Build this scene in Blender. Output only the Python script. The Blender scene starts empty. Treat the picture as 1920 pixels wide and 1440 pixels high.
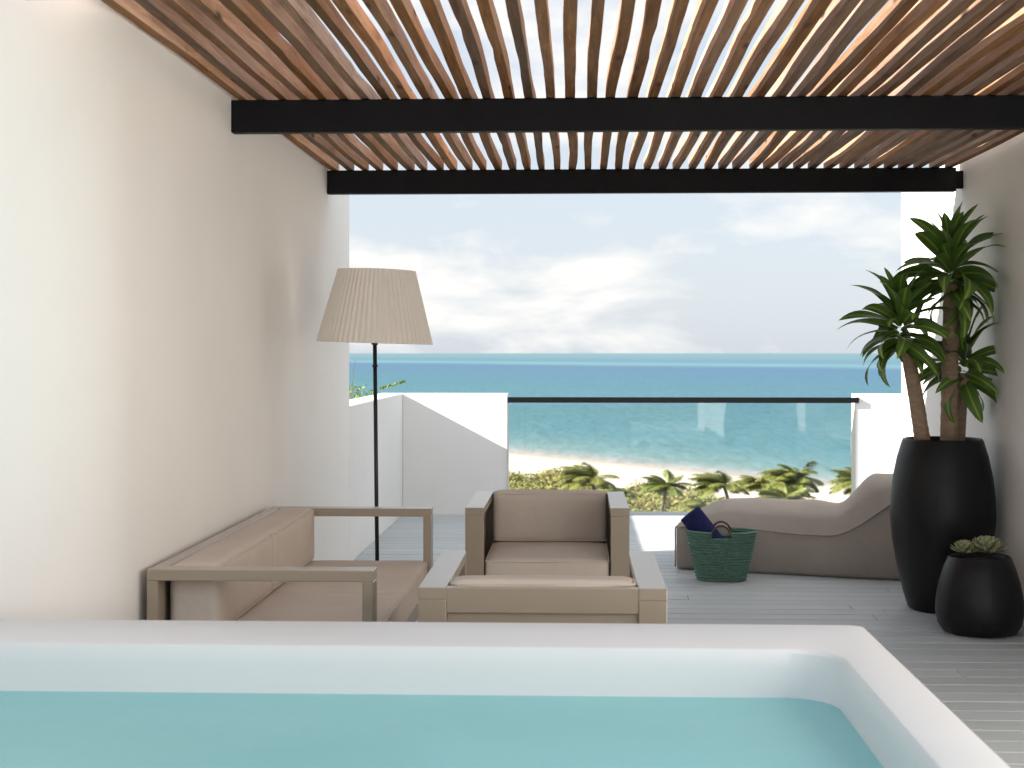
import bpy, bmesh, math, random
from mathutils import Vector, Matrix, Euler
random.seed(7)
R = math.radians
scene = bpy.context.scene
col = scene.collection

# ------------------------------------------------------------------ camera
cam_d = bpy.data.cameras.new('camera'); cam = bpy.data.objects.new('camera', cam_d); col.objects.link(cam)
cam.location = (0, 0, 1.47)
cam.rotation_euler = (R(90), 0, math.atan(0.0365))
cam_d.sensor_width = 36.0
cam_d.lens = 48.75
cam_d.shift_x = -25 / 1920
cam_d.shift_y = -58 / 1920
cam_d.clip_start = 0.05; cam_d.clip_end = 300000
cam_d.dof.use_dof = True; cam_d.dof.focus_distance = 7.6; cam_d.dof.aperture_fstop = 5.6
scene.camera = cam

# ------------------------------------------------------------------ sky, sun, exposure
SUN = Vector((1.9, 0.57, -1.0)).normalized()          # direction the light travels
ELEV = math.asin(-SUN.z); AZ = math.atan2(-SUN.x, -SUN.y)   # bearing of the sun from +Y towards +X
w = bpy.data.worlds.new('World'); scene.world = w; w.use_nodes = True
nt = w.node_tree; nt.nodes.clear()
def N(tree, t, **kw):
    n = tree.nodes.new(t)
    for k, v in kw.items():
        if k.startswith('i_'): n.inputs[k[2:].replace('_', ' ')].default_value = v
        else: setattr(n, k, v)
    return n
sky = N(nt, 'ShaderNodeTexSky'); sky.sky_type = 'NISHITA'; sky.sun_disc = False
sky.sun_elevation = ELEV; sky.sun_rotation = AZ; sky.air_density = 1.0; sky.dust_density = 1.5; sky.ozone_density = 1.0
tc = N(nt, 'ShaderNodeTexCoord')
sep = N(nt, 'ShaderNodeSeparateXYZ'); nt.links.new(tc.outputs['Generated'], sep.inputs[0])
sc3 = N(nt, 'ShaderNodeMapping'); sc3.inputs['Scale'].default_value = (1, 1, 2.6); nt.links.new(tc.outputs['Generated'], sc3.inputs[0])
ns = N(nt, 'ShaderNodeTexNoise', i_Scale=6.5, i_Detail=10.0, i_Roughness=0.56, i_Distortion=0.25); nt.links.new(sc3.outputs[0], ns.inputs['Vector'])
rp = N(nt, 'ShaderNodeValToRGB'); nt.links.new(ns.outputs['Fac'], rp.inputs[0])
rp.color_ramp.elements[0].position = 0.49; rp.color_ramp.elements[0].color = (0, 0, 0, 1)
rp.color_ramp.elements[1].position = 0.64; rp.color_ramp.elements[1].color = (1, 1, 1, 1)
# thin high haze over the whole sky, then brighter cumulus
hz = N(nt, 'ShaderNodeMix', data_type='RGBA'); hz.inputs[0].default_value = 0.86
nt.links.new(sky.outputs[0], hz.inputs[6]); hz.inputs[7].default_value = (2.65, 2.88, 3.2, 1)
cl = N(nt, 'ShaderNodeMix', data_type='RGBA'); nt.links.new(rp.outputs[0], cl.inputs[0])
nt.links.new(hz.outputs[2], cl.inputs[6]); cl.inputs[7].default_value = (3.85, 3.8, 3.7, 1)
bg = N(nt, 'ShaderNodeBackground'); bg.inputs[1].default_value = 0.10
nt.links.new(cl.outputs[2], bg.inputs[0])
wo = N(nt, 'ShaderNodeOutputWorld'); nt.links.new(bg.outputs[0], wo.inputs[0])

sl = bpy.data.lights.new('sun', 'SUN'); sl.energy = 5.0; sl.angle = R(0.6); sl.color = (1.0, 0.93, 0.83)
so = bpy.data.objects.new('sun', sl); col.objects.link(so); so.rotation_euler = SUN.to_track_quat('-Z', 'Y').to_euler(); so.location = (-8, -3, 9)

scene.view_settings.view_transform = 'Standard'; scene.view_settings.look = 'None'
scene.view_settings.exposure = 1.43; scene.view_settings.gamma = 1.0; scene.view_settings.use_curve_mapping = False
scene.cycles.max_bounces = 10; scene.cycles.diffuse_bounces = 7; scene.cycles.transparent_max_bounces = 12

# ------------------------------------------------------------------ helpers
def tag(o, label=None, cat=None, group=None, kind=None):
    if label: o['label'] = label
    if cat: o['category'] = cat
    if group: o['group'] = group
    if kind: o['kind'] = kind
    return o
def empty(name, loc=(0, 0, 0), rz=0.0):
    o = bpy.data.objects.new(name, None); col.objects.link(o); o.location = loc; o.rotation_euler = (0, 0, rz)
    o.empty_display_size = 0.1
    return o
def mesh_obj(name, bm, m, parent=None, smooth=False, sharp=None):
    me = bpy.data.meshes.new(name); bm.to_mesh(me); bm.free()
    if smooth:
        for p in me.polygons: p.use_smooth = True
        if sharp: me.set_sharp_from_angle(angle=R(sharp))
    if m: me.materials.append(m)
    o = bpy.data.objects.new(name, me); col.objects.link(o)
    if parent: o.parent = parent
    return o
def add_box(bm, x0, x1, y0, y1, z0, z1):
    vs = [bm.verts.new((x, y, z)) for x in (x0, x1) for y in (y0, y1) for z in (z0, z1)]
    for f in ((0, 1, 3, 2), (4, 6, 7, 5), (0, 4, 5, 1), (2, 3, 7, 6), (0, 2, 6, 4), (1, 5, 7, 3)):
        bm.faces.new([vs[i] for i in f])
def bevel(bm, r, seg=2):
    bmesh.ops.recalc_face_normals(bm, faces=bm.faces[:])
    bmesh.ops.bevel(bm, geom=bm.edges[:], offset=r, segments=seg, profile=0.5, affect='EDGES', clamp_overlap=True)
def box_obj(name, dims, m, parent=None, r=0.004, seg=2):
    bm = bmesh.new(); add_box(bm, *dims)
    if r: bevel(bm, r, seg)
    o = mesh_obj(name, bm, m, parent)
    return o
def puffbox(bm, c, h, r, puff=(0, 0, 0), n=10, jitter=0.0, seed=0):
    """rounded, slightly stuffed box: centre c, half sizes h, edge radius r, puff per axis"""
    rnd = random.Random(seed)
    t = bmesh.new(); bmesh.ops.create_cube(t, size=2.0)
    bmesh.ops.subdivide_edges(t, edges=t.edges[:], cuts=n, use_grid_fill=True)
    ph = [rnd.uniform(0, 6.28) for _ in range(6)]
    mp = {}
    for v in t.verts:
        p = [0, 0, 0]; u = [0, 0, 0]
        for i in range(3):
            s = v.co[i]; a = 1 - (1 - abs(s)) ** 1.7
            u[i] = math.copysign(a, s); p[i] = u[i] * h[i]
        q = [max(-(h[i] - r), min(h[i] - r, p[i])) for i in range(3)]
        d = Vector([p[i] - q[i] for i in range(3)])
        if d.length > 1e-9: d = d.normalized() * r
        P = [q[i] + d[i] for i in range(3)]
        for i in range(3):
            j, k = (i + 1) % 3, (i + 2) % 3
            P[i] += puff[i] * u[i] * max(0, 1 - u[j] ** 2) ** .7 * max(0, 1 - u[k] ** 2) ** .7
        if jitter:
            wv = jitter * (math.sin(P[0] * 17 + ph[0]) * math.sin(P[1] * 13 + ph[1]) + .6 * math.sin(P[1] * 31 + P[2] * 23 + ph[2]))
            for i in range(3): P[i] += wv * u[i] * .6
        mp[v] = bm.verts.new((c[0] + P[0], c[1] + P[1], c[2] + P[2]))
    for f in t.faces: bm.faces.new([mp[v] for v in f.verts])
    t.free()
def tube(bm, pts, radii, seg=10, cap=True):
    rings = []
    up = Vector((0, 0, 1))
    for i, p in enumerate(pts):
        p = Vector(p)
        d = (Vector(pts[min(i + 1, len(pts) - 1)]) - Vector(pts[max(i - 1, 0)])).normalized()
        a = d.cross(up if abs(d.z) < .95 else Vector((1, 0, 0))).normalized(); b = a.cross(d)
        r = radii[i] if isinstance(radii, (list, tuple)) else radii
        rings.append([bm.verts.new(p + (a * math.cos(2 * math.pi * k / seg) + b * math.sin(2 * math.pi * k / seg)) * r) for k in range(seg)])
    for i in range(len(rings) - 1):
        for k in range(seg):
            bm.faces.new((rings[i][k], rings[i][(k + 1) % seg], rings[i + 1][(k + 1) % seg], rings[i + 1][k]))
    if cap:
        bm.faces.new(rings[0][::-1]); bm.faces.new(rings[-1])
def lathe(bm, prof, seg=48, close=False):
    rings = []
    for (r, z) in prof:
        if r < 1e-6: rings.append([bm.verts.new((0, 0, z))])
        else: rings.append([bm.verts.new((r * math.cos(2 * math.pi * k / seg), r * math.sin(2 * math.pi * k / seg), z)) for k in range(seg)])
    for i in range(len(rings) - 1):
        A, B = rings[i], rings[i + 1]
        for k in range(seg):
            k2 = (k + 1) % seg
            if len(A) == 1: bm.faces.new((A[0], B[k2], B[k]))
            elif len(B) == 1: bm.faces.new((A[k], A[k2], B[0]))
            else: bm.faces.new((A[k], A[k2], B[k2], B[k]))

# ------------------------------------------------------------------ materials
def mat(name, base, rough=0.5, metal=0.0, spec=0.5, var=None, vscale=8.0, bump=0.0, bscale=60.0, stretch=None, detail=4.0, objrand=0.0):
    """principled with noise colour variation (base..var) and noise bump, object coordinates"""
    m = bpy.data.materials.new(name); m.use_nodes = True; t = m.node_tree; b = t.nodes['Principled BSDF']
    b.inputs['Base Color'].default_value = (*base, 1); b.inputs['Roughness'].default_value = rough
    b.inputs['Metallic'].default_value = metal; b.inputs['Specular IOR Level'].default_value = spec
    co = N(t, 'ShaderNodeTexCoord'); vec = co.outputs['Object']
    if stretch:
        mpn = N(t, 'ShaderNodeMapping'); mpn.inputs['Scale'].default_value = stretch; t.links.new(vec, mpn.inputs[0]); vec = mpn.outputs[0]
    if var:
        n = N(t, 'ShaderNodeTexNoise', i_Scale=vscale, i_Detail=detail, i_Roughness=0.6); t.links.new(vec, n.inputs['Vector'])
        rm = N(t, 'ShaderNodeMapRange'); rm.inputs[1].default_value = .3; rm.inputs[2].default_value = .7; t.links.new(n.outputs['Fac'], rm.inputs[0])
        mx = N(t, 'ShaderNodeMix', data_type='RGBA'); mx.inputs[6].default_value = (*base, 1); mx.inputs[7].default_value = (*var, 1)
        fac = rm.outputs[0]
        if objrand:
            oi = N(t, 'ShaderNodeObjectInfo'); a = N(t, 'ShaderNodeMath', operation='MULTIPLY_ADD'); a.inputs[1].default_value = objrand; t.links.new(oi.outputs['Random'], a.inputs[0])
            s2 = N(t, 'ShaderNodeMath', operation='MULTIPLY'); t.links.new(fac, s2.inputs[0]); s2.inputs[1].default_value = 1 - objrand
            t.links.new(s2.outputs[0], a.inputs[2]); fac = a.outputs[0]
        t.links.new(fac, mx.inputs[0]); t.links.new(mx.outputs[2], b.inputs['Base Color'])
    if bump:
        n2 = N(t, 'ShaderNodeTexNoise', i_Scale=bscale, i_Detail=5.0); t.links.new(vec, n2.inputs['Vector'])
        bp = N(t, 'ShaderNodeBump'); bp.inputs['Strength'].default_value = bump; bp.inputs['Distance'].default_value = 0.01
        t.links.new(n2.outputs['Fac'], bp.inputs['Height']); t.links.new(bp.outputs[0], b.inputs['Normal'])
    return m

M = {}
M['plaster'] = mat('plaster', (.875, .86, .835), .85, var=(.845, .825, .80), vscale=1.3, bump=.22, bscale=9)
M['plaster_white'] = mat('plaster_white', (.86, .85, .83), .85, var=(.82, .81, .79), vscale=1.5, bump=.12, bscale=35)
M['steel'] = mat('black_steel', (.006, .006, .008), .55, spec=.18, var=(.009, .009, .011), vscale=6, bump=.03, bscale=90)
M['frame'] = mat('champagne_aluminium', (.31, .255, .19), .3, spec=.9, var=(.33, .27, .205), vscale=3, bump=.015, bscale=300)
fb = M['frame'].node_tree.nodes['Principled BSDF']; fb.inputs['Coat Weight'].default_value = .5; fb.inputs['Coat Roughness'].default_value = .25
M['fabric'] = mat('beige_fabric', (.60, .53, .465), .95, spec=.15, var=(.56, .49, .43), vscale=5, bump=.3, bscale=22)
M['taupe'] = mat('taupe_fabric', (.41, .36, .32), .9, spec=.2, var=(.37, .32, .285), vscale=4, bump=.45, bscale=11)
M['pot'] = mat('black_pot', (.006, .006, .0075), .42, spec=.32, var=(.009, .009, .011), vscale=7, bump=.04, bscale=120)
M['soil'] = mat('soil', (.03, .022, .016), .95, var=(.06, .045, .03), vscale=40, bump=.8, bscale=80)
M['acrylic'] = mat('white_acrylic', (.77, .78, .80), .38, spec=.4, var=(.75, .76, .78), vscale=1.0)
M['lamp_black'] = mat('lamp_black', (.012, .012, .013), .45)
M['shade'] = mat('pleated_shade', (.84, .80, .74), .9, spec=.1, var=(.81, .77, .71), vscale=6, bump=.1, bscale=200)
M['green_weave'] = mat('green_weave', (.10, .205, .16), .8, var=(.15, .28, .225), vscale=45, bump=.6, bscale=160)
M['leather'] = mat('brown_leather', (.07, .035, .025), .5, var=(.1, .05, .035), vscale=20)
M['navy'] = mat('navy_towel', (.025, .028, .11), .95, spec=.1, var=(.035, .04, .14), vscale=25, bump=.7, bscale=350)
M['bark'] = mat('dracaena_bark', (.42, .30, .205), .9, var=(.28, .19, .13), vscale=18, bump=.7, bscale=45, stretch=(1, 1, 3))
M['palm_bark'] = mat('palm_bark', (.17, .14, .11), .9, var=(.11, .09, .07), vscale=3, bump=.5, bscale=8)
M['palm_leaf'] = mat('palm_leaf', (.10, .15, .03), .55, var=(.27, .25, .05), vscale=.9, objrand=.4)
M['scrub'] = mat('dune_scrub', (.13, .17, .045), .8, var=(.36, .29, .09), vscale=.16, detail=6)
M['shrub'] = mat('shrub_leaf', (.10, .19, .03), .6, var=(.2, .26, .05), vscale=9)
M['concrete'] = mat('concrete', (.45, .44, .42), .9, var=(.38, .37, .36), vscale=1)
M['sub'] = mat('subfloor', (.05, .05, .05), .9)

# wood of the slats: per-slat tint, long grain, knots, weathered grey
def wood(name, dark, midc, light, grey, gfac):
    m = bpy.data.materials.new(name); m.use_nodes = True; t = m.node_tree; b = t.nodes['Principled BSDF']
    co = N(t, 'ShaderNodeTexCoord'); oi = N(t, 'ShaderNodeObjectInfo')
    off = N(t, 'ShaderNodeVectorMath', operation='SCALE'); cmb = N(t, 'ShaderNodeCombineXYZ')
    for i in range(3): t.links.new(oi.outputs['Random'], cmb.inputs[i])
    t.links.new(cmb.outputs[0], off.inputs[0]); off.inputs['Scale'].default_value = 37.0
    addv = N(t, 'ShaderNodeVectorMath', operation='ADD'); t.links.new(co.outputs['Object'], addv.inputs[0]); t.links.new(off.outputs[0], addv.inputs[1])
    mp = N(t, 'ShaderNodeMapping'); mp.inputs['Scale'].default_value = (26, 1.3, 26); t.links.new(addv.outputs[0], mp.inputs[0])
    gr = N(t, 'ShaderNodeTexNoise', i_Scale=2.2, i_Detail=8.0, i_Roughness=.65, i_Distortion=.8); t.links.new(mp.outputs[0], gr.inputs['Vector'])
    mp2 = N(t, 'ShaderNodeMapping'); mp2.inputs['Scale'].default_value = (5, .9, 5); t.links.new(addv.outputs[0], mp2.inputs[0])
    bl = N(t, 'ShaderNodeTexNoise', i_Scale=1.6, i_Detail=4.0); t.links.new(mp2.outputs[0], bl.inputs['Vector'])
    r1 = N(t, 'ShaderNodeValToRGB'); t.links.new(gr.outputs['Fac'], r1.inputs[0])
    e = r1.color_ramp.elements; e[0].position = .28; e[0].color = (*dark, 1); e[1].position = .72; e[1].color = (*light, 1)
    x = r1.color_ramp.elements.new(.5); x.color = (*midc, 1)
    r2 = N(t, 'ShaderNodeValToRGB'); t.links.new(bl.outputs['Fac'], r2.inputs[0])
    e = r2.color_ramp.elements; e[0].position = .42; e[0].color = (0, 0, 0, 1); e[1].position = .66; e[1].color = (1, 1, 1, 1)
    gm = N(t, 'ShaderNodeMix', data_type='RGBA'); t.links.new(r1.outputs[0], gm.inputs[6]); gm.inputs[7].default_value = (*grey, 1)
    f = N(t, 'ShaderNodeMath', operation='MULTIPLY'); t.links.new(r2.outputs[0], f.inputs[0]); f.inputs[1].default_value = gfac; t.links.new(f.outputs[0], gm.inputs[0])
    # per-slat brightness and redness
    hs = N(t, 'ShaderNodeHueSaturation'); t.links.new(gm.outputs[2], hs.inputs['Color'])
    mr = N(t, 'ShaderNodeMapRange'); t.links.new(oi.outputs['Random'], mr.inputs[0]); mr.inputs[3].default_value = .6; mr.inputs[4].default_value = 1.4; t.links.new(mr.outputs[0], hs.inputs['Value'])
    ws = N(t, 'ShaderNodeTexWhiteNoise', noise_dimensions='1D'); t.links.new(oi.outputs['Random'], ws.inputs['W'])
    mr2 = N(t, 'ShaderNodeMapRange'); t.links.new(ws.outputs[0], mr2.inputs[0]); mr2.inputs[3].default_value = .75; mr2.inputs[4].default_value = 1.15; t.links.new(mr2.outputs[0], hs.inputs['Saturation'])
    # knots
    vo = N(t, 'ShaderNodeTexVoronoi', i_Scale=1.0); mp3 = N(t, 'ShaderNodeMapping'); mp3.inputs['Scale'].default_value = (9, 2.2, 9); t.links.new(addv.outputs[0], mp3.inputs[0]); t.links.new(mp3.outputs[0], vo.inputs['Vector'])
    kr = N(t, 'ShaderNodeValToRGB'); t.links.new(vo.outputs['Distance'], kr.inputs[0]); e = kr.color_ramp.elements; e[0].position = .06; e[0].color = (1, 1, 1, 1); e[1].position = .16; e[1].color = (0, 0, 0, 1)
    km = N(t, 'ShaderNodeMix', data_type='RGBA'); t.links.new(kr.outputs[0], km.inputs[0]); t.links.new(hs.outputs[0], km.inputs[6]); km.inputs[7].default_value = (.05, .025, .015, 1)
    t.links.new(km.outputs[2], b.inputs['Base Color']); b.inputs['Roughness'].default_value = .75; b.inputs['Specular IOR Level'].default_value = .25
    bp = N(t, 'ShaderNodeBump'); bp.inputs['Strength'].default_value = .5; bp.inputs['Distance'].default_value = .006
    t.links.new(gr.outputs['Fac'], bp.inputs['Height']); t.links.new(bp.outputs[0], b.inputs['Normal'])
    return m
M['wood'] = wood('brown_rough_wood', (.07, .03, .012), (.17, .078, .03), (.30, .145, .06), (.22, .14, .09), .4)
M['wood_side'] = wood('pale_wood_side', (.20, .10, .055), (.37, .215, .13), (.52, .345, .235), (.43, .33, .27), .55)  # paler, greyer tone for the slat sides than for the other faces
M['board'] = mat('grey_deck_board', (.45, .485, .50), .5, spec=.5, var=(.56, .59, .60), vscale=3.0, stretch=(.8, 14, 14), detail=6, bump=.15, bscale=12, objrand=.5)

def leaf_mat():
    m = bpy.data.materials.new('striped_leaf'); m.use_nodes = True; t = m.node_tree; b = t.nodes['Principled BSDF']
    co = N(t, 'ShaderNodeTexCoord'); s = N(t, 'ShaderNodeSeparateXYZ'); t.links.new(co.outputs['Object'], s.inputs[0])
    ab = N(t, 'ShaderNodeMath', operation='ABSOLUTE'); t.links.new(s.outputs['Y'], ab.inputs[0])
    n = N(t, 'ShaderNodeTexNoise', i_Scale=30.0); t.links.new(co.outputs['Object'], n.inputs['Vector'])
    a = N(t, 'ShaderNodeMath', operation='MULTIPLY_ADD'); t.links.new(n.outputs['Fac'], a.inputs[0]); a.inputs[1].default_value = .008; t.links.new(ab.outputs[0], a.inputs[2])
    r = N(t, 'ShaderNodeValToRGB'); r.color_ramp.interpolation = 'EASE'; t.links.new(a.outputs[0], r.inputs[0])
    e = r.color_ramp.elements; e[0].position = .010; e[0].color = (.27, .38, .055, 1); e[1].position = .028; e[1].color = (.085, .17, .03, 1)
    t.links.new(r.outputs[0], b.inputs['Base Color']); b.inputs['Roughness'].default_value = .5; b.inputs['Specular IOR Level'].default_value = .35
    return m
M['leaf'] = leaf_mat()
M['succ'] = mat('succulent', (.25, .35, .16), .6, var=(.38, .33, .20), vscale=14)

def glass_mat():
    m = bpy.data.materials.new('clear_glass'); m.use_nodes = True; t = m.node_tree; t.nodes.clear()
    o = N(t, 'ShaderNodeOutputMaterial'); tr = N(t, 'ShaderNodeBsdfTransparent'); tr.inputs[0].default_value = (.95, .97, .965, 1)
    gl = N(t, 'ShaderNodeBsdfGlossy'); gl.inputs['Roughness'].default_value = .02
    fr = N(t, 'ShaderNodeFresnel'); fr.inputs[0].default_value = 1.45; mx = N(t, 'ShaderNodeMixShader')
    t.links.new(fr.outputs[0], mx.inputs[0]); t.links.new(tr.outputs[0], mx.inputs[1]); t.links.new(gl.outputs[0], mx.inputs[2]); t.links.new(mx.outputs[0], o.inputs[0])
    return m
M['glass'] = glass_mat()

def tub_water():
    m = bpy.data.materials.new('tub_water'); m.use_nodes = True; t = m.node_tree; b = t.nodes['Principled BSDF']
    co = N(t, 'ShaderNodeTexCoord'); n = N(t, 'ShaderNodeTexNoise', i_Scale=1.6, i_Detail=3.0); t.links.new(co.outputs['Object'], n.inputs['Vector'])
    mx = N(t, 'ShaderNodeMix', data_type='RGBA'); t.links.new(n.outputs['Fac'], mx.inputs[0]); mx.inputs[6].default_value = (.235, .555, .585, 1); mx.inputs[7].default_value = (.28, .61, .635, 1)
    t.links.new(mx.outputs[2], b.inputs['Base Color']); b.inputs['Roughness'].default_value = .25; b.inputs['Specular IOR Level'].default_value = .25; b.inputs['IOR'].default_value = 1.33
    n2 = N(t, 'ShaderNodeTexNoise', i_Scale=7.0, i_Detail=3.0); t.links.new(co.outputs['Object'], n2.inputs['Vector'])
    bp = N(t, 'ShaderNodeBump'); bp.inputs['Strength'].default_value = .12; bp.inputs['Distance'].default_value = .02; t.links.new(n2.outputs['Fac'], bp.inputs['Height']); t.links.new(bp.outputs[0], b.inputs['Normal'])
    return m
M['tub_water'] = tub_water()

# shore line: land lies on the side of SN from P0
P0 = Vector((-15.0, 307.0)); SN = Vector((-0.784, -0.621)).normalized()
def sea_mat():
    m = bpy.data.materials.new('sea_water'); m.use_nodes = True; t = m.node_tree; b = t.nodes['Principled BSDF']
    co = N(t, 'ShaderNodeTexCoord')
    # distance off the shore
    sb = N(t, 'ShaderNodeVectorMath', operation='SUBTRACT'); t.links.new(co.outputs['Object'], sb.inputs[0]); sb.inputs[1].default_value = (P0.x, P0.y, 0)
    dt = N(t, 'ShaderNodeVectorMath', operation='DOT_PRODUCT'); t.links.new(sb.outputs[0], dt.inputs[0]); dt.inputs[1].default_value = (-SN.x, -SN.y, 0)
    mp = N(t, 'ShaderNodeMapping'); mp.inputs['Scale'].default_value = (.004, .012, 1); t.links.new(co.outputs['Object'], mp.inputs[0])
    n = N(t, 'ShaderNodeTexNoise', i_Scale=1.0, i_Detail=5.0); t.links.new(mp.outputs[0], n.inputs['Vector'])
    nn = N(t, 'ShaderNodeMath', operation='MULTIPLY_ADD'); t.links.new(n.outputs['Fac'], nn.inputs[0]); nn.inputs[1].default_value = .5; nn.inputs[2].default_value = .75
    mu = N(t, 'ShaderNodeMath', operation='MULTIPLY'); t.links.new(dt.outputs['Value'], mu.inputs[0]); t.links.new(nn.outputs[0], mu.inputs[1])
    m1 = N(t, 'ShaderNodeMath', operation='MAXIMUM'); t.links.new(mu.outputs[0], m1.inputs[0]); m1.inputs[1].default_value = 1.0
    lg = N(t, 'ShaderNodeMath', operation='LOGARITHM'); t.links.new(m1.outputs[0], lg.inputs[0]); lg.inputs[1].default_value = 10.0
    sc = N(t, 'ShaderNodeMath', operation='DIVIDE'); t.links.new(lg.outputs[0], sc.inputs[0]); sc.inputs[1].default_value = 5.0
    r = N(t, 'ShaderNodeValToRGB'); t.links.new(sc.outputs[0], r.inputs[0])
    stops = [(0, (0.405, 0.335, 0.324)), (.14, (0.292, 0.312, 0.307)), (.26, (0.138, 0.234, 0.246)), (.36, (0.069, 0.179, 0.215)), (.52, (0.053, 0.151, 0.195)),
             (.585, (0.055, 0.137, 0.215)), (.62, (0.055, 0.133, 0.211)), (.645, (0.118, 0.245, 0.285)), (.665, (0.080, 0.172, 0.236)), (.69, (0.085, 0.178, 0.236)), (.73, (0.105, 0.201, 0.234)), (1, (0.130, 0.212, 0.246))]
    e = r.color_ramp.elements
    e[0].position = 0; e[0].color = (*stops[0][1], 1); e[1].position = 1; e[1].color = (*stops[-1][1], 1)
    for p, c in stops[1:-1]: k = e.new(p); k.color = (*c, 1)
    # wind ripples: lit and shaded slopes put into the colour as flecks
    mp2 = N(t, 'ShaderNodeMapping'); mp2.inputs['Scale'].default_value = (.5, .085, 1); t.links.new(co.outputs['Object'], mp2.inputs[0])
    n2 = N(t, 'ShaderNodeTexNoise', i_Scale=1.0, i_Detail=4.0, i_Roughness=.75); t.links.new(mp2.outputs[0], n2.inputs['Vector'])
    mr = N(t, 'ShaderNodeMapRange'); mr.inputs[1].default_value = .3; mr.inputs[2].default_value = .7; mr.inputs[3].default_value = .76; mr.inputs[4].default_value = 1.26; t.links.new(n2.outputs['Fac'], mr.inputs[0])
    vm = N(t, 'ShaderNodeVectorMath', operation='SCALE'); t.links.new(r.outputs[0], vm.inputs[0]); t.links.new(mr.outputs[0], vm.inputs['Scale'])
    t.links.new(vm.outputs[0], b.inputs['Base Color']); b.inputs['Roughness'].default_value = .55; b.inputs['Specular IOR Level'].default_value = .12
    return m
M['sea'] = sea_mat()

def ground_mat():
    m = bpy.data.materials.new('sand_and_soil'); m.use_nodes = True; t = m.node_tree; b = t.nodes['Principled BSDF']
    co = N(t, 'ShaderNodeTexCoord')
    sb = N(t, 'ShaderNodeVectorMath', operation='SUBTRACT'); t.links.new(co.outputs['Object'], sb.inputs[0]); sb.inputs[1].default_value = (P0.x, P0.y, 0)
    dt = N(t, 'ShaderNodeVectorMath', operation='DOT_PRODUCT'); t.links.new(sb.outputs[0], dt.inputs[0]); dt.inputs[1].default_value = (SN.x, SN.y, 0)
    n = N(t, 'ShaderNodeTexNoise', i_Scale=.05, i_Detail=6.0); t.links.new(co.outputs['Object'], n.inputs['Vector'])
    a = N(t, 'ShaderNodeMath', operation='MULTIPLY_ADD'); t.links.new(n.outputs['Fac'], a.inputs[0]); a.inputs[1].default_value = 30.0; t.links.new(dt.outputs['Value'], a.inputs[2])
    r = N(t, 'ShaderNodeMapRange'); r.inputs[1].default_value = 50; r.inputs[2].default_value = 60; t.links.new(a.outputs[0], r.inputs[0])
    mx = N(t, 'ShaderNodeMix', data_type='RGBA'); t.links.new(r.outputs[0], mx.inputs[0]); mx.inputs[6].default_value = (.62, .56, .48, 1); mx.inputs[7].default_value = (.17, .16, .07, 1)
    # damp sand at the water's edge
    r2 = N(t, 'ShaderNodeMapRange'); r2.inputs[1].default_value = 2; r2.inputs[2].default_value = 9; t.links.new(dt.outputs['Value'], r2.inputs[0])
    m2 = N(t, 'ShaderNodeMix', data_type='RGBA'); t.links.new(r2.outputs[0], m2.inputs[0]); m2.inputs[6].default_value = (.42, .40, .35, 1); t.links.new(mx.outputs[2], m2.inputs[7])
    t.links.new(m2.outputs[2], b.inputs['Base Color']); b.inputs['Roughness'].default_value = .95; b.inputs['Specular IOR Level'].default_value = .1
    return m
M['ground'] = ground_mat()

# ------------------------------------------------------------------ large structure: ground, sea, building
SEA_Z = -20.5
def ground_z(x, y):
    t = (Vector((x, y)) - P0).dot(SN)
    if t < 0: return SEA_Z + max(-3.0, t * .05)
    return SEA_Z + min(1.25, t * .028) + .25 * math.sin(x * .07 + 1) * math.sin(y * .05) * min(1, t / 60)
def axis(lo, hi, fine_lo, fine_hi, n_f, n_o):
    a = [fine_lo + (fine_hi - fine_lo) * i / n_f for i in range(n_f + 1)]
    b = [fine_hi + (hi - fine_hi) * (i / n_o) ** 2 for i in range(1, n_o + 1)]
    c = [fine_lo + (lo - fine_lo) * (i / n_o) ** 2 for i in range(n_o, 0, -1)]
    return c + a + b
bm = bmesh.new()
xs = axis(-6000, 6000, -120, 160, 56, 10); ys = axis(-6000, 3000, -20, 360, 76, 10)
g = [[bm.verts.new((x, y, ground_z(x, y))) for x in xs] for y in ys]
for j in range(len(ys) - 1):
    for i in range(len(xs) - 1): bm.faces.new((g[j][i], g[j][i + 1], g[j + 1][i + 1], g[j + 1][i]))
tag(mesh_obj('ground', bm, M['ground'], smooth=True), kind='structure')
bm = bmesh.new()
S = 120000
vs = [bm.verts.new((S * math.cos(k * math.pi / 24), S * math.sin(k * math.pi / 24), SEA_Z)) for k in range(48)]
bm.faces.new(vs)
tag(mesh_obj('sea', bm, M['sea']), kind='structure')

WL, WR = -1.58, 2.42           # inner faces of the terrace walls
WTOP = 2.74
tag(box_obj('building', (-6, 9, -9, 12.86, -20.5, -.21), M['concrete'], r=0), 'pale concrete building body carrying the roof terrace', 'building')
bm = bmesh.new()
CR = .6; foot = [(-2.82, -2.5), (-2.6, -2.5), (-2.6, 4.30)] + [(WL - CR + CR * math.sin(R(a)), 4.30 + CR - CR * math.cos(R(a))) for a in range(0, 91, 9)] + [(WL, 9.62), (WL - .22, 9.62), (WL - .22, 4.86), (-2.82, 4.86)]
lo = [bm.verts.new((x, y, -.2)) for x, y in foot]; hi = [bm.verts.new((x, y, WTOP)) for x, y in foot]
bm.faces.new(lo); bm.faces.new(hi)
for k in range(len(foot)): bm.faces.new((lo[k], lo[(k + 1) % len(foot)], hi[(k + 1) % len(foot)], hi[k]))
bmesh.ops.recalc_face_normals(bm, faces=bm.faces[:])
tag(mesh_obj('terrace_wall', bm, M['plaster'], smooth=True, sharp=25), 'tall plain white plaster wall behind the sofa and floor lamp', 'wall')
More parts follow.
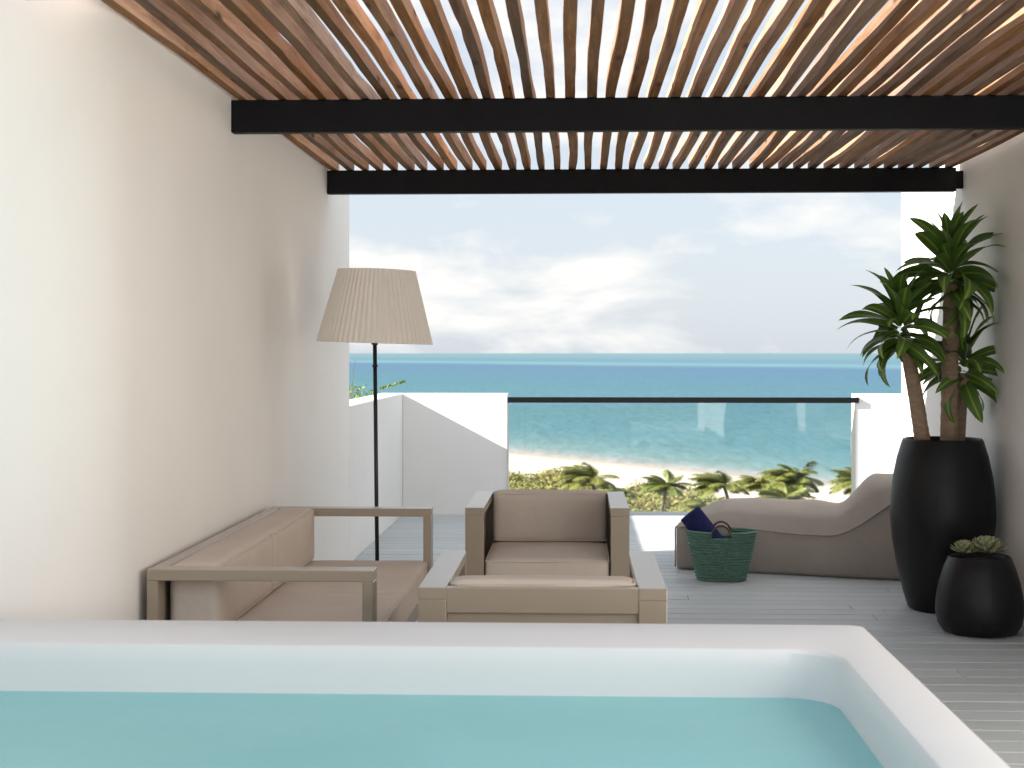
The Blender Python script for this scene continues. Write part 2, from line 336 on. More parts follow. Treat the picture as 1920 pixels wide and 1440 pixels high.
tag(box_obj('terrace_wall', (WR, WR + .22, -2.5, 10.42, -.2, WTOP), M['plaster'], r=.006), 'tall plain white plaster wall beside the black planters', 'wall')
tag(box_obj('parapet', (WL - .22, WL, 9.623, 12.8, -.2, 1.10), M['plaster_white'], r=.006), 'low white parapet running on from the tall wall behind the lamp', 'parapet')
tag(box_obj('parapet', (WL + .002, -.62, 12.6, 12.8, -.2, 1.10), M['plaster_white'], r=.006), 'low white parapet with a diagonal shadow, left end of the glass railing', 'parapet')
tag(box_obj('parapet', (2.52, 4.6, 12.6, 12.8, -.2, 1.10), M['plaster_white'], r=.006), 'sunlit low white parapet at the glass railing end behind the bean bag', 'parapet')

# deck: boards along X
deck = tag(box_obj('deck', (WL, WR, -2.4, 12.92, -.2, -.03), M['sub'], r=0), kind='structure')
box_obj('deck_side', (-2.6, WL - .001, -2.4, 4.29, -.2, -.03), M['sub'], deck, r=0)
box_obj('deck_edge', (WR + .001, 4.5, 10.43, 12.92, -.2, -.03), M['sub'], deck, r=0)
BS = .149
rb = random.Random(3)
def board(x0, x1, y0):
    bm = bmesh.new(); add_box(bm, 0, x1 - x0, 0, BS - .009, -.024, 0)
    bmesh.ops.recalc_face_normals(bm, faces=bm.faces[:])
    top = [e for e in bm.edges if all(abs(v.co.z) < 1e-6 for v in e.verts)]
    bmesh.ops.bevel(bm, geom=top, offset=.003, segments=1, affect='EDGES')
    o = mesh_obj('board', bm, M['board'], deck); o.location = (x0, y0, rb.uniform(-.0012, .0012))
y = 12.92 - BS; row = 0
while y > -2.3:
    xe = 4.49 if y > 10.43 else WR - .004
    x = WL + .004 if y > 4.28 - BS else -2.596
    cuts = []
    c = x + rb.uniform(.5, 2.6)
    while c < xe - .35:
        cuts.append(c); c += rb.uniform(2.0, 3.6)
    p = x
    for c in cuts + [xe]:
        board(p, c - (.003 if c < xe else 0), y); p = c
    y -= BS; row += 1

# pergola: black steel beams under rough wooden slats
perg = tag(empty('pergola', (0, 0, 2.48)), 'pergola of rough brown wooden slats on black steel beams', 'pergola')
BZ0, BZ1 = 0.0, .15
for by in (3.86, 6.30, 8.75):
    bm = bmesh.new(); add_box(bm, WL, WR - .045, by, by + .058, BZ0, BZ1); bevel(bm, .006, 2)
    add_box(bm, WR - .05, WR, by + .012, by + .046, BZ0 + .02, BZ1 - .02)
    mesh_obj('beam', bm, M['steel'], perg)
rs = random.Random(11)
nsl = 42; pitch = (WR - WL - .03) / nsl
for i in range(nsl):
    xc = WL + .045 + i * pitch
    wdt = rs.uniform(.038, .047); hgt = rs.uniform(.062, .078)
    y0, y1 = 3.55 + rs.uniform(-.05, .05), 8.825 + rs.uniform(-.008, .008)
    nseg = 30
    ph = [rs.uniform(0, 6.28) for _ in range(8)]; am = [rs.uniform(.3, 1) for _ in range(4)]
    bm = bmesh.new(); rings = []
    bow = rs.uniform(-.008, .008); tw = rs.uniform(-.06, .06)
    notch = [(rs.uniform(4.5, 8.6), rs.choice((0, 1, 2, 3)), rs.uniform(.004, .012), rs.uniform(.03, .12)) for _ in range(rs.randint(0, 2))]
    for s in range(nseg + 1):
        u = s / nseg; yy = y0 + (y1 - y0) * u
        cx = bow * math.sin(u * math.pi * 3 + ph[0]) + .003 * math.sin(yy * 3.1 + ph[1])
        a = tw * math.sin(yy * .8 + ph[2])
        ring = []
        for k, (sx, sz) in enumerate(((-1, 0), (1, 0), (1, 1), (-1, 1))):
            wx = sx * wdt / 2 + .0022 * am[k] * math.sin(yy * (1.7 + .4 * k) + ph[3 + k]) + .0008 * math.sin(yy * 9 + ph[k]) + rs.uniform(-.0006, .0006)
            wz = sz * hgt + (0 if sz == 0 else .003 * math.sin(yy * 4 + ph[6])) + (.0025 * abs(math.sin(yy * 2.3 + ph[7])) if sz == 0 else 0)
            for (ny, nk, nd, nl) in notch:
                if nk == k and abs(yy - ny) < .12: wx -= sx * nd * .7
            ring.append(bm.verts.new((wx * math.cos(a) + cx, yy, wz + sx * a * .02)))
        rings.append(ring)
    for s in range(nseg):
        for k in range(4): bm.faces.new((rings[s][k], rings[s + 1][k], rings[s + 1][(k + 1) % 4], rings[s][(k + 1) % 4]))
    bm.faces.new(rings[0]); bm.faces.new(rings[-1][::-1])
    bmesh.ops.recalc_face_normals(bm, faces=bm.faces[:])
    long_e = [e for e in bm.edges if abs((e.verts[0].co - e.verts[1].co).normalized().y) > .8]
    bmesh.ops.bevel(bm, geom=long_e, offset=.0018, segments=1, affect='EDGES')
    bm.normal_update()
    for f in bm.faces: f.material_index = 1 if abs(f.normal.x) > .8 else 0
    o = mesh_obj('slat', bm, M['wood'], perg); o.data.materials.append(M['wood_side']); o.location = (xc, 0, BZ1 + .001)

# glass railing
rail = tag(empty('glass_railing', (.95, 12.66, 0)), 'frameless glass railing with slim black handrail facing the sea', 'railing')
o = box_obj('handrail', (-.62 - .95, 2.545 - .95, -.095, -.05, 1.02, 1.07), M['steel'], rail, r=.004)
o = box_obj('glass_panel', (-.612 - .95, 2.475 - .95, -.08, -.066, -.02, 1.0195), M['glass'], rail, r=0)

# ------------------------------------------------------------------ sofa and armchairs
def bars(name, boxes, m, parent, r=.0025):
    bm = bmesh.new()
    for d in boxes:
        t = bmesh.new(); add_box(t, *d); bevel(t, r, 1)
        me = bpy.data.meshes.new('t'); t.to_mesh(me); t.free(); bm.from_mesh(me); bpy.data.meshes.remove(me)
    return mesh_obj(name, bm, m, parent)
def cushion(name, d, parent, m, r=.03, puff=(0, 0, .012), seed=0, n=12, tilt=None):
    x0, x1, y0, y1, z0, z1 = d
    c = ((x0 + x1) / 2, (y0 + y1) / 2, (z0 + z1) / 2); h = ((x1 - x0) / 2, (y1 - y0) / 2, (z1 - z0) / 2)
    bm = bmesh.new(); puffbox(bm, (0, 0, 0), h, r, puff, n, .0022, seed)
    # welt along the upper and lower rim
    for sz in (-1, 1):
        k = r * .42; zz = sz * (h[2] - k)
        P = []
        for cx, cy, a0 in ((1, 1, 0), (-1, 1, 90), (-1, -1, 180), (1, -1, 270)):
            for q in range(5):
                a = R(a0 + q * 22.5); P.append((cx * (h[0] - r) + (r - k * .25) * math.cos(a), cy * (h[1] - r) + (r - k * .25) * math.sin(a), zz))
        tube(bm, P + [P[0]], .0045, 6, cap=False)
    o = mesh_obj(name, bm, m, parent, smooth=True); o.location = c
    if tilt: o.rotation_euler = tilt
    return o
HA = .69; T = .04; AW = .095
def sofa():
    s = empty('sofa', (-1.545, 4.94, 0))     # local x: 0 back .. .82 front, y: 0..2.08
    L, D = 2.08, .82
    for y0 in (0, L - AW):
        bars('arm_frame', [(0, D, y0, y0 + AW, HA - T, HA), (D - T, D, y0 + .0005, y0 + AW - .0005, 0, HA - T), (0, T, y0 + .0005, y0 + AW - .0005, 0, HA - T)], M['frame'], s)
    bars('back_rail', [(0, .05, AW, L - AW, HA - T, HA - .001)], M['frame'], s)
    bars('back_panel', [(.006, .03, AW, L - AW, .24, HA - T)], M['frame'], s)
    bars('seat_base', [(.03, D - .03, AW, L - AW, .20, .295)], M['frame'], s)
    mid = L / 2
    for k, (a, b) in enumerate(((AW + .004, mid - .001), (mid + .001, L - AW - .004))):
        cushion('seat_cushion', (.17, D - .015, a, b, .295, .43), s, M['fabric'], .022, (0, 0, .012), 20 + k)
        cushion('back_cushion', (.052, .235, a, b, .432, .695), s, M['fabric'], .03, (.012, 0, .006), 30 + k)
    return s
tag(sofa(), 'two seat sofa with open metal arms and beige cushions along the wall', 'sofa')
def armchair():
    s = empty('armchair')                     # local: x -W/2..W/2, y 0 front .. D back
    W, D = .828, .85
    for sx in (-1, 1):
        x0, x1 = sorted((sx * W / 2, sx * (W / 2 - AW)))
        bars('arm_frame', [(x0, x1, 0, D, HA - T, HA), (x0 + .0005, x1 - .0005, 0, T, 0, HA - T), (x0 + .0005, x1 - .0005, D - T, D, 0, HA - T)], M['frame'], s)
        xi = (x0 + x1) / 2
        bars('side_panel', [(xi - .012, xi + .012, T, D - T, .12, HA - T)], M['frame'], s)
    iw = W / 2 - AW
    bars('back_rail', [(-iw, iw, D - T, D - .001, HA - .085, HA - .001)], M['frame'], s)
    bars('back_panel', [(-iw, iw, D - .036, D - .014, .14, HA - .085)], M['frame'], s)
    bars('seat_base', [(-iw, iw, .03, D - .04, .19, .285)], M['frame'], s)
    cushion('seat_cushion', (-iw + .004, iw - .004, .015, D - .15, .285, .425), s, M['fabric'], .022, (0, 0, .012), 41)
    cushion('back_cushion', (-iw + .006, iw - .006, D - .19, D - .05, .425, .705), s, M['fabric'], .03, (0, .016, .004), 42)
    return s
def copy_tree(o, parent=None):
    c = o.copy(); col.objects.link(c); c.parent = parent
    for ch in o.children: copy_tree(ch, c)
    return c
ch = armchair(); ch.location = (-.145, 6.98, 0)
tag(ch, 'beige cushioned armchair facing the hot tub, its back to the sea', 'armchair', 'pair of facing armchairs')
c2 = copy_tree(ch); c2.location = (-.112, 5.45, 0); c2.rotation_euler = (0, 0, math.pi)
tag(c2, 'beige cushioned armchair with its panelled back to the hot tub', 'armchair', 'pair of facing armchairs')

# ------------------------------------------------------------------ hot tub
tub = tag(empty('hot_tub', (0, 0, 0)), 'white acrylic hot tub filled with turquoise water', 'hot tub')
def rrect(x0, x1, y0, y1, r, z, n=10):
    P = []; q0 = min(r, .03)
    for cx, cy, a0, r in ((x1 - r, y1 - r, 0, r), (x0 + q0, y1 - q0, 90, q0), (x0 + q0, y0 + q0, 180, q0), (x1 - r, y0 + r, 270, r)):
        for q in range(n + 1):
            a = R(a0 + 90 * q / n); P.append((cx + r * math.cos(a), cy + r * math.sin(a), z))
    return P
TX0, TX1, TY0, TY1, TZ = -2.58, .855, .9, 4.175, .66
loops = [rrect(TX0, TX1 - .02, TY0, TY1 - .02, .03, .0), rrect(TX0, TX1 - .02, TY0, TY1 - .02, .03, TZ - .06),
         rrect(TX0, TX1, TY0, TY1, .035, TZ - .045), rrect(TX0, TX1, TY0, TY1, .035, TZ - .012), rrect(TX0 + .004, TX1 - .004, TY0, TY1 - .004, .035, TZ - .003), rrect(TX0 + .014, TX1 - .014, TY0, TY1 - .014, .035, TZ)]
ix0, ix1, iy0, iy1 = TX0 + .02, TX1 - .132, TY0 + .15, TY1 - .34
for dz, ins in ((0, 0), (-.003, .008), (-.012, .014), (-.05, .018), (-.13, .024), (-.5, .06), (-.60, .12)):
    loops.append(rrect(ix0 + ins, ix1 - ins, iy0 + ins, iy1 - ins, .13, TZ + dz))
bm = bmesh.new(); L = [[bm.verts.new(p) for p in lp] for lp in loops]
for a, b in zip(L, L[1:]):
    for k in range(len(a)): bm.faces.new((a[k], a[(k + 1) % len(a)], b[(k + 1) % len(a)], b[k]))
bm.faces.new(L[-1])
mesh_obj('shell', bm, M['acrylic'], tub, smooth=True, sharp=28)
bm = bmesh.new(); vs = [bm.verts.new(p) for p in rrect(ix0 + .02, ix1 - .02, iy0 + .02, iy1 - .02, .12, 0)]; bm.faces.new(vs)
o = mesh_obj('water', bm, M['tub_water'], tub); o.location = (0, 0, .528)

# ------------------------------------------------------------------ floor lamp
lamp = tag(empty('floor_lamp', (-1.09, 7.6, 0)), 'floor lamp with pleated cream shade on a thin black pole', 'floor lamp')
bm = bmesh.new(); lathe(bm, [(0, 0), (.15, 0), (.15, .012), (.14, .018), (.012, .022), (0, .022)], 40); mesh_obj('base', bm, M['lamp_black'], lamp, smooth=False)
bm = bmesh.new(); tube(bm, [(0, 0, .02), (-.008, 0, .7), (-.017, 0, 1.56)], .0112, 12); tube(bm, [(-.0155, 0, 1.395), (-.0155, 0, 1.403)], .017, 12); mesh_obj('pole', bm, M['lamp_black'], lamp, smooth=True)
bm = bmesh.new(); npl = 62; rings = []
for (r, z) in ((.316, 0), (.316, .006), (.2125, .394), (.2125, .40)):
    ring = []
    for k in range(npl * 2):
        a = math.pi * k / npl; rr = r + (.0034 if k % 2 else -.0034)
        ring.append(bm.verts.new((rr * math.cos(a), rr * math.sin(a), z)))
    rings.append(ring)
for a, b in zip(rings, rings[1:]):
    for k in range(npl * 2): bm.faces.new((a[k], a[(k + 1) % (npl * 2)], b[(k + 1) % (npl * 2)], b[k]))
o = mesh_obj('shade', bm, M['shade'], lamp); o.location = (-.017, 0, 1.525); o.rotation_euler = (0, R(1.6), 0)
md = o.modifiers.new('s', 'SOLIDIFY'); md.thickness = .003
bm = bmesh.new()
for k in range(3):
    a = k * 2.094; tube(bm, [(0, 0, 0), (.20 * math.cos(a), .20 * math.sin(a), .36)], .003, 6)
tube(bm, [(0, 0, -.03), (0, 0, .1)], .018, 10); o2 = mesh_obj('shade_holder', bm, M['lamp_black'], o); o2.location = (0, 0, .02)

# ------------------------------------------------------------------ bean bag lounger
BBANG = R(-17)
bb = tag(empty('bean_bag_lounger', (.675, 9.44, 0), BBANG), 'long taupe fabric bean bag lounger with raised headrest', 'bean bag')
LU, DV = 1.68, .78
def bb_side(u):                      # seam height along the length
    h = .29 + .015 * math.sin(u * 5)
    if u > 1.02: t = (u - 1.02) / (LU - 1.02); h += .30 * (t * t * (3 - 2 * t))
    return h
def bb_top(u):
    e = min(1, u / .38); h = .31 + .15 * math.sin(e * math.pi / 2) ** .8
    if u > 1.04: t = min(1, (u - 1.04) / .26); h += .20 * (t * t * (3 - 2 * t))
    if u > .8: h -= .010 * math.exp(-((u - 1.02) / .07) ** 2)
    if u > LU - .16: t = (u - LU + .16) / .16; h -= .10 * t * t
    return h
bm = bmesh.new(); rows = []
nu, nv = 60, 14
for i in range(nu + 1):
    u = LU * i / nu
    k = min(1, u / .05, (LU - u) / .05); ins = .03 * (1 - math.sqrt(max(0, 1 - (1 - k) ** 2)))
    hs, ht = bb_side(u), bb_top(u)
    ht = max(ht, hs + .01)
    sec = [(ins + .03, .0), (ins, .03), (ins - .006, hs * .5), (ins, hs - .004), (ins + .004, hs)]
    for q in range(1, nv):
        t = q / nv; sec.append((ins + t * (DV - 2 * ins), hs + (ht - hs) * math.sin(t * math.pi) ** .42 * (1 if ht > hs else 0)))
    sec += [(DV - ins - .004, hs), (DV - ins, hs - .004), (DV - ins + .006, hs * .5), (DV - ins, .03), (DV - ins - .03, 0)]
    wob = .004 * math.sin(u * 23) + .003 * math.sin(u * 41 + 1)
    rows.append([bm.verts.new((u, v + (wob if 0 < q < len(sec) - 1 else 0) * math.sin(z * 14), z + (.004 * math.sin(u * 19 + v * 9) if z > hs else 0))) for q, (v, z) in enumerate(sec)])
for a, b in zip(rows, rows[1:]):
    for k in range(len(a) - 1): bm.faces.new((a[k], b[k], b[k + 1], a[k + 1]))
    bm.faces.new((a[-1], b[-1], b[0], a[0]))
bm.faces.new(rows[0]); bm.faces.new(rows[-1][::-1])
bmesh.ops.recalc_face_normals(bm, faces=bm.faces[:])
body = mesh_obj('body', bm, M['taupe'], bb, smooth=True)
bm = bmesh.new()
tube(bm, [(LU * i / nu, -.002, bb_side(LU * i / nu)) for i in range(1, nu)], .0055, 6)
tube(bm, [(-.002, .006, z) for z in (.02, .1, .2, .285)], .0055, 6)
tube(bm, [(-.001, .012 + (DV - .024) * k / 10, .288 + .01 * math.sin(math.pi * k / 10)) for k in range(11)], .0055, 6)
mesh_obj('piping', bm, M['taupe'], bb, smooth=True)

# ------------------------------------------------------------------ basket with a rolled towel
bk = tag(empty('beach_basket', (.94, 9.02, 0), R(-6)), 'green woven beach basket with leather handles holding a towel', 'basket')
bm = bmesh.new(); seg = 72; nco = 18; rings = []
for i in range(nco * 2 + 1):
    t = i / (nco * 2); rip = .0055 if i % 2 else -.0055
    a = .155 + .077 * t ** .85 + rip; b = .085 + .055 * t + rip
    zz = .325 * t
    rings.append([bm.verts.new((a * math.cos(2 * math.pi * k / seg), b * math.sin(2 * math.pi * k / seg), zz - (.012 * math.cos(4 * math.pi * k / seg) + .012) * t * .5 + .014 * t * math.cos(2 * math.pi * k / seg) ** 2)) for k in range(seg)])
for i in range(len(rings) - 1):
    for k in range(seg):
        ang = (k + .5) / seg * 2 * math.pi
        if i >= nco * 2 - 5 and abs(math.cos(ang)) < .26: continue
        bm.faces.new((rings[i][k], rings[i][(k + 1) % seg], rings[i + 1][(k + 1) % seg], rings[i + 1][k]))
bm.faces.new(rings[0][::-1])
o = mesh_obj('body', bm, M['green_weave'], bk); md = o.modifiers.new('s', 'SOLIDIFY'); md.thickness = .008
for sy in (-1, 1):
    bm = bmesh.new()
    tube(bm, [(.062 * math.cos(a), sy * (.132 - .02 * math.sin(a)), .29 + .075 * math.sin(a)) for a in [math.pi * k / 14 for k in range(15)]], .0065, 8)
    mesh_obj('handle', bm, M['leather'], bk, smooth=True)
bm = bmesh.new(); pr = []
nsp = 130
for k in range(nsp + 1):
    a = 2 * math.pi * 4.2 * k / nsp; r = .018 + .062 * k / nsp; pr.append((r * math.cos(a), r * math.sin(a)))
A = [bm.verts.new((x, y, 0)) for x, y in pr]; B = [bm.verts.new((x * 1.02, y * 1.02, .42)) for x, y in pr]
for k in range(nsp): bm.faces.new((A[k], A[k + 1], B[k + 1], B[k]))
tw = mesh_obj('rolled_towel', bm, M['navy'], None, smooth=True); md = tw.modifiers.new('s', 'SOLIDIFY'); md.thickness = .011
tw.location = (1.0, 9.03, .10); tw.rotation_euler = Vector((-.62, .06, .78)).to_track_quat('Z', 'Y').to_euler()
tag(tw, 'rolled navy blue towel sticking out of the green basket', 'towel')

# ------------------------------------------------------------------ planters and plants
BPX, BPY = 2.108, 8.06
p1 = tag(empty('planter', (BPX, BPY, 0)), 'tall black egg shaped planter holding the dracaena', 'planter')
bm = bmesh.new()
prof = [(0, 0), (.175, 0), (.195, .012), (.222, .10), (.256, .25), (.283, .40), (.294, .53), (.291, .64), (.277, .76), (.255, .87), (.226, .968), (.218, .98), (.206, .978), (.203, .955), (.215, .90)]
lathe(bm, prof, 64); mesh_obj('pot', bm, M['pot'], p1, smooth=True)
bm = bmesh.new(); lathe(bm, [(0, .93), (.10, .932), (.214, .925)], 32); mesh_obj('soil', bm, M['soil'], p1, smooth=True)
SPX, SPY = 2.125, 7.39
p2 = tag(empty('planter', (SPX, SPY, 0)), 'small squat black planter with succulents in front of the tall planter', 'planter')
bm = bmesh.new()
prof = [(0, 0), (.16, 0), (.19, .012), (.214, .05), (.225, .11), (.222, .18), (.207, .26), (.183, .34), (.16, .395), (.152, .402), (.143, .396), (.146, .36)]
lathe(bm, prof, 56); mesh_obj('pot', bm, M['pot'], p2, smooth=True)
bm = bmesh.new(); lathe(bm, [(0, .375), (.08, .376), (.146, .37)], 32); mesh_obj('soil', bm, M['soil'], p2, smooth=True)
# succulents: rosettes of pointed fleshy leaves
def succulent(loc, rad, label, seed):
    r_ = random.Random(seed); s = tag(empty('succulent', loc), label, 'succulent', 'succulents in the small planter')
    n = 46
    for i in range(n):
        t = i / n; az = i * 2.39996; tilt = R(12 + 68 * (1 - t) ** .8) if False else R(82 - 74 * (1 - t) ** .9)
        ln = rad * (.55 + .5 * (1 - t)); wd = rad * .17
        bm = bmesh.new()
        P = [(0, 0), (.35, .8), (.7, 1.0), (.9, .6), (1, 0.02)]
        up = [bm.verts.new((ln * a, -wd * b, .10 * ln * a * a)) for a, b in P]; dn = [bm.verts.new((ln * a, wd * b, .10 * ln * a * a)) for a, b in P]
        md_ = [bm.verts.new((ln * a, 0, -wd * .55 * b + .10 * ln * a * a)) for a, b in P]
        for k in range(4):
            bm.faces.new((up[k], up[k + 1], dn[k + 1], dn[k])); bm.faces.new((up[k], md_[k], md_[k + 1], up[k + 1])); bm.faces.new((dn[k], dn[k + 1], md_[k + 1], md_[k]))
        o = mesh_obj('leaf', bm, M['succ'], s)
        o.rotation_euler = Euler((0, -tilt, az), 'XYZ'); o.location = (0, 0, .015 + .02 * t)
    return s
succulent((SPX + .03, SPY - .035, .408), .118, 'larger pale green succulent rosette in the small black planter', 1)
succulent((SPX - .085, SPY - .03, .406), .085, 'smaller pinkish green succulent rosette in the small black planter', 2)

# dracaena: three canes, each with a head of arching strap leaves
dr = tag(empty('dracaena', (BPX, BPY, .93)), 'potted dracaena with three bare canes and arching striped leaves', 'plant')
def cane(pts, r0, r1):
    bm = bmesh.new(); n = 26; P = []; Rr = []
    V = [Vector(p) for p in pts]
    for i in range(n + 1):
        t = i / n * (len(V) - 1); k = min(int(t), len(V) - 2); f = t - k
        P.append(V[k].lerp(V[k + 1], f)); Rr.append((r0 + (r1 - r0) * i / n) * (1 + .05 * (i % 2) + random.uniform(-.03, .03)))
    tube(bm, P, Rr, 12); mesh_obj('trunk', bm, M['bark'], dr, smooth=True); return V[-1]
leaf_meshes = []
def leaf_mesh(droop, ln, wd, seed):
    r_ = random.Random(seed); bm = bmesh.new(); n = 11; rows = []
    x = z = 0.0; ang = 0.0
    for i in range(n + 1):
        t = i / n
        wv = wd * (math.sin(math.pi * min(1, t * .86 + .14)) ** .75) * (1 if t < .999 else .02)
        if i == 0: wv = wd * .38
        cup = wv * .30 * (1 - t * .5); tw = .25 * math.sin(t * 4 + seed)
        rows.append([bm.verts.new((x, s * wv, z + abs(s) * cup + s * tw * wv)) for s in (-1, -.5, 0, .5, 1)])
        x += ln / n * math.cos(ang); z -= ln / n * math.sin(ang); ang += droop / n * (0.5 + 1.1 * t) + r_.uniform(-.04, .04)
    for a, b in zip(rows, rows[1:]):
        for k in range(4): bm.faces.new((a[k], a[k + 1], b[k + 1], b[k]))
    me = bpy.data.meshes.new('leaf'); bm.to_mesh(me); bm.free()
    for p in me.polygons: p.use_smooth = True
    me.materials.append(M['leaf']); return me
for k in range(10): leaf_meshes.append(leaf_mesh(.5 + .17 * k, 1.0, .125, k))
rl = random.Random(21)
def head(c, n, size, h):
    for i in range(n):
        t = i / (n - 1)
        az = i * 2.39996 + rl.uniform(-.35, .35)
        el = R(-22 + 100 * t ** 1.2 + rl.uniform(-16, 16))
        me = leaf_meshes[min(9, max(0, int(9 * (1 - t) * .9 + rl.uniform(0, 2.5))))]
        o = bpy.data.objects.new('leaf', me); col.objects.link(o); o.parent = dr
        s = size * rl.uniform(.78, 1.12) * (.82 + .25 * (1 - abs(2 * t - .8)))
        o.scale = (s, s * rl.uniform(.85, 1.15) * 1.05, s)
        o.location = (c.x + .02 * math.cos(az), c.y + .02 * math.sin(az), c.z - .10 * h + .36 * h * t)
        o.rotation_euler = Euler((rl.uniform(-.95, .95), -el, az), 'XYZ')
c = cane([(.045, .03, 0), (.05, .03, .45), (.058, .02, .94)], .052, .044); head(c, 60, .35, .9)
c = cane([(-.115, -.02, 0), (-.155, -.03, .26), (-.215, -.03, .60)], .046, .038); head(c + Vector((-.03, 0, .02)), 54, .335, .8)
c = cane([(.115, .09, 0), (.13, .10, .2), (.145, .07, .42)], .036, .032); head(c, 36, .32, .7)

# shrub beyond the parapet, rooted in a planting ledge outside
lg = tag(box_obj('planting_ledge', (-3.2, WL - .225, 12.0, 13.6, -.2, .55), M['plaster_white'], r=.006), 'white planting ledge outside the low parapet', 'ledge')
sh = tag(empty('shrub', (-2.02, 13.0, .55)), 'small bright green shrub peeping over the low parapet', 'shrub')
bm = bmesh.new()
for k in range(9):
    a = k * 2.4; tube(bm, [(0, 0, -.02), (.07 * math.cos(a), .07 * math.sin(a), .3), (.2 * math.cos(a), .17 * math.sin(a), .55 + .02 * (k % 4))], [.008, .006, .003], 5)
tube(bm, [(-.02, 0, .3), (-.09, 0, .6), (-.06, 0, .86)], [.005, .004, .002], 5)
mesh_obj('stem', bm, M['palm_bark'], sh)
bm = bmesh.new(); r_ = random.Random(5)
for k in range(420):
    a = r_.uniform(0, 6.28); rr = .27 * math.sqrt(r_.random()); z = .38 + .26 * r_.random() * (1 - (rr / .3) ** 2)
    if k > 395: a, rr, z = 0.0, .2 + .01 * (k - 395), .58 + .003 * (k - 395)
    c = Vector((rr * math.cos(a) - .03, rr * math.sin(a), z)); q = Euler((r_.uniform(-1, 1), r_.uniform(-1, 1), r_.uniform(0, 6.28))).to_matrix(); s = r_.uniform(.018, .032)
    bm.faces.new([bm.verts.new(c + q @ Vector(v)) for v in ((-s, 0, 0), (0, -s * .5, .004), (s, 0, 0), (0, s * .5, .004))])
mesh_obj('foliage', bm, M['shrub'], sh)

# ------------------------------------------------------------------ palms and scrub below, towards the beach
def palm_proto(seed, wind):
    r_ = random.Random(seed); p = empty('coconut_palm')
    bm = bmesh.new(); H = 9.0; lean = r_.uniform(-.9, .9)
    pts = [(lean * (t / 10) ** 2, .3 * math.sin(t * .3), H * t / 10) for t in range(11)]
    tube(bm, pts, [.22 - .010 * t for t in range(11)], 9); mesh_obj('trunk', bm, M['palm_bark'], p, smooth=True)
    top = Vector(pts[-1]); bm = bmesh.new()
    for i in range(28):
        az = i * 2.39996 + r_.uniform(-.2, .2); t = i / 27; el = R(8 + 78 * t ** .8 + r_.uniform(-10, 10)); ln = r_.uniform(2.6, 3.5)
        d = Vector((math.cos(az) * math.cos(el), math.sin(az) * math.cos(el), math.sin(el)))
        d = (d + Vector((wind, .1, 0)) * .55).normalized()
        p_ = top.copy(); n = 15; side = d.cross(Vector((0, 0, 1))).normalized(); prev = None
        for k in range(n):
            u = k / (n - 1); d = (d + Vector((wind * .06, 0, -.125))).normalized(); p2_ = p_ + d * ln / n
            side = d.cross(Vector((0, 0, 1))); side = side.normalized() if side.length > .05 else Vector((1, 0, 0))
            upv = side.cross(d)
            w_ = .022 * (1 - u) + .006
            bm.faces.new([bm.verts.new(v) for v in (p_ - side * w_, p_ + side * w_, p2_ + side * w_, p2_ - side * w_)])
            if k > 1:
                ll = .95 * math.sin(math.pi * (.12 + .80 * u)) ** .7
                for s in (-1, 1):
                    for h in (0, .25, .5, .75):
                        b0 = p_.lerp(p2_, h); tip = b0 + side * s * ll * .72 + d * ll * .5 - upv * ll * r_.uniform(.25, .8); wl = d * .034
                        m_ = b0.lerp(tip, .5) + Vector((0, 0, .04))
                        vs = [bm.verts.new(v) for v in (b0 - wl, b0 + wl, m_ + wl, tip, m_ - wl)]
                        bm.faces.new(vs)
            p_ = p2_
    for i in range(6):
        q = top + Vector((r_.uniform(-.25, .25), r_.uniform(-.25, .25), -.25)); bmesh.ops.create_icosphere(bm, subdivisions=1, radius=.13, matrix=Matrix.Translation(q))
    mesh_obj('crown', bm, M['palm_leaf'], p); return p
protos = [palm_proto(1, -.6), palm_proto(2, -.45), palm_proto(3, -.5)]
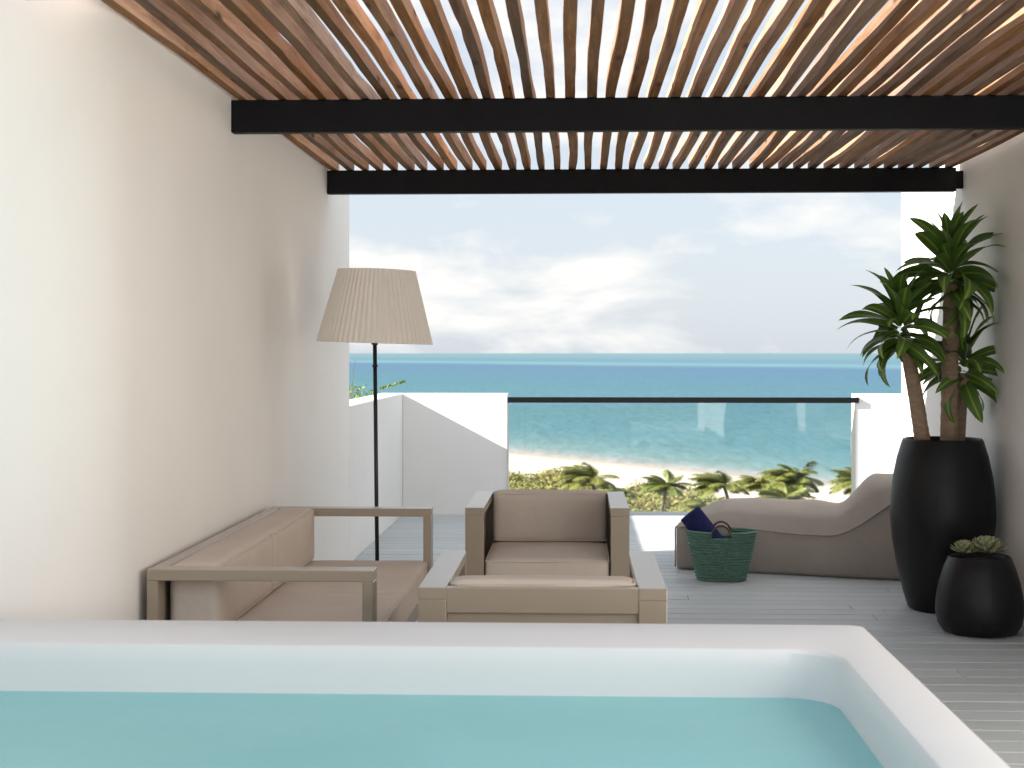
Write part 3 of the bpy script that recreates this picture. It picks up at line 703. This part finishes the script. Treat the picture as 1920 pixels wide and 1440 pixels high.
spots = [(2.5, 150, -10.6, 0, 1.0), (9.4, 158, -12.0, 1, .85), (13.6, 140, -12.6, 2, .8), (17.0, 152, -11.4, 0, 1.0), (20.8, 146, -12.2, 1, .95), (24.4, 150, -10.4, 2, 1.05), (22.6, 165, -12.4, 0, .9),
         (29.4, 148, -10.6, 1, 1.0), (27.2, 170, -13.4, 2, .85), (6.4, 172, -14.2, 2, .7), (33.5, 152, -11, 0, 1.0), (12.2, 128, -13.0, 1, .75)]
used = set()
for i, (x, yv, zt, k, s) in enumerate(spots):
    gz = ground_z(x, yv)
    o = protos[k] if k not in used else copy_tree(protos[k]); used.add(k)
    s *= 1.4; s2 = (zt - 1.6 - gz) / 9.0
    o.location = (x, yv, gz - .05); o.scale = (s, s, s2); o.rotation_euler = (0, 0, random.uniform(-.5, .5) + (.5 if k == 2 else 0))
    tag(o, 'coconut palm in the grove beyond the glass railing, before the beach', 'palm tree', 'coconut palms before the beach')
tag(protos[0], 'windswept coconut palm standing apart beside the dune scrub', 'palm tree', 'coconut palms before the beach')

rsb = random.Random(9); bm = bmesh.new()
def clump(x, yv, h, w_, n):
    gz = ground_z(x, yv)
    for k in range(n):
        a = rsb.uniform(0, 6.28); rr = w_ * math.sqrt(rsb.random()); c = Vector((x + rr * math.cos(a), yv + rr * math.sin(a), gz + h * (1 - (rr / w_) ** 2) * rsb.uniform(.25, 1) + .05))
        q = Euler((rsb.uniform(-.9, .9), rsb.uniform(-.9, .9), rsb.uniform(0, 6.28))).to_matrix(); s = rsb.uniform(.2, .45)
        bm.faces.new([bm.verts.new(c + q @ Vector(v)) for v in ((-s, -.1 * s, 0), (-.1 * s, -s * .5, .05), (s, 0, 0), (0, s * .5, .05))])
for k in range(5200):
    yv = rsb.uniform(95, 245); x = rsb.uniform(-28, 48) * (yv / 200)
    t = (Vector((x, yv)) - P0).dot(SN)
    edge = 40 + 6 * math.sin(x * .35) + 5 * math.sin(x * .9 + 2)
    if t < edge: continue
    near = t > 95
    clump(x, yv, rsb.uniform(.5, 1.3) if not near else (rsb.uniform(.9, 2.8) if not 118 < yv < 172 else rsb.uniform(1.5, 4.6)), rsb.uniform(1.0, 2.0), 16 if not near else 30)
tag(mesh_obj('dune_scrub', bm, M['scrub']), 'low yellow green dune scrub between the palms and the sand', 'scrub', kind='stuff')
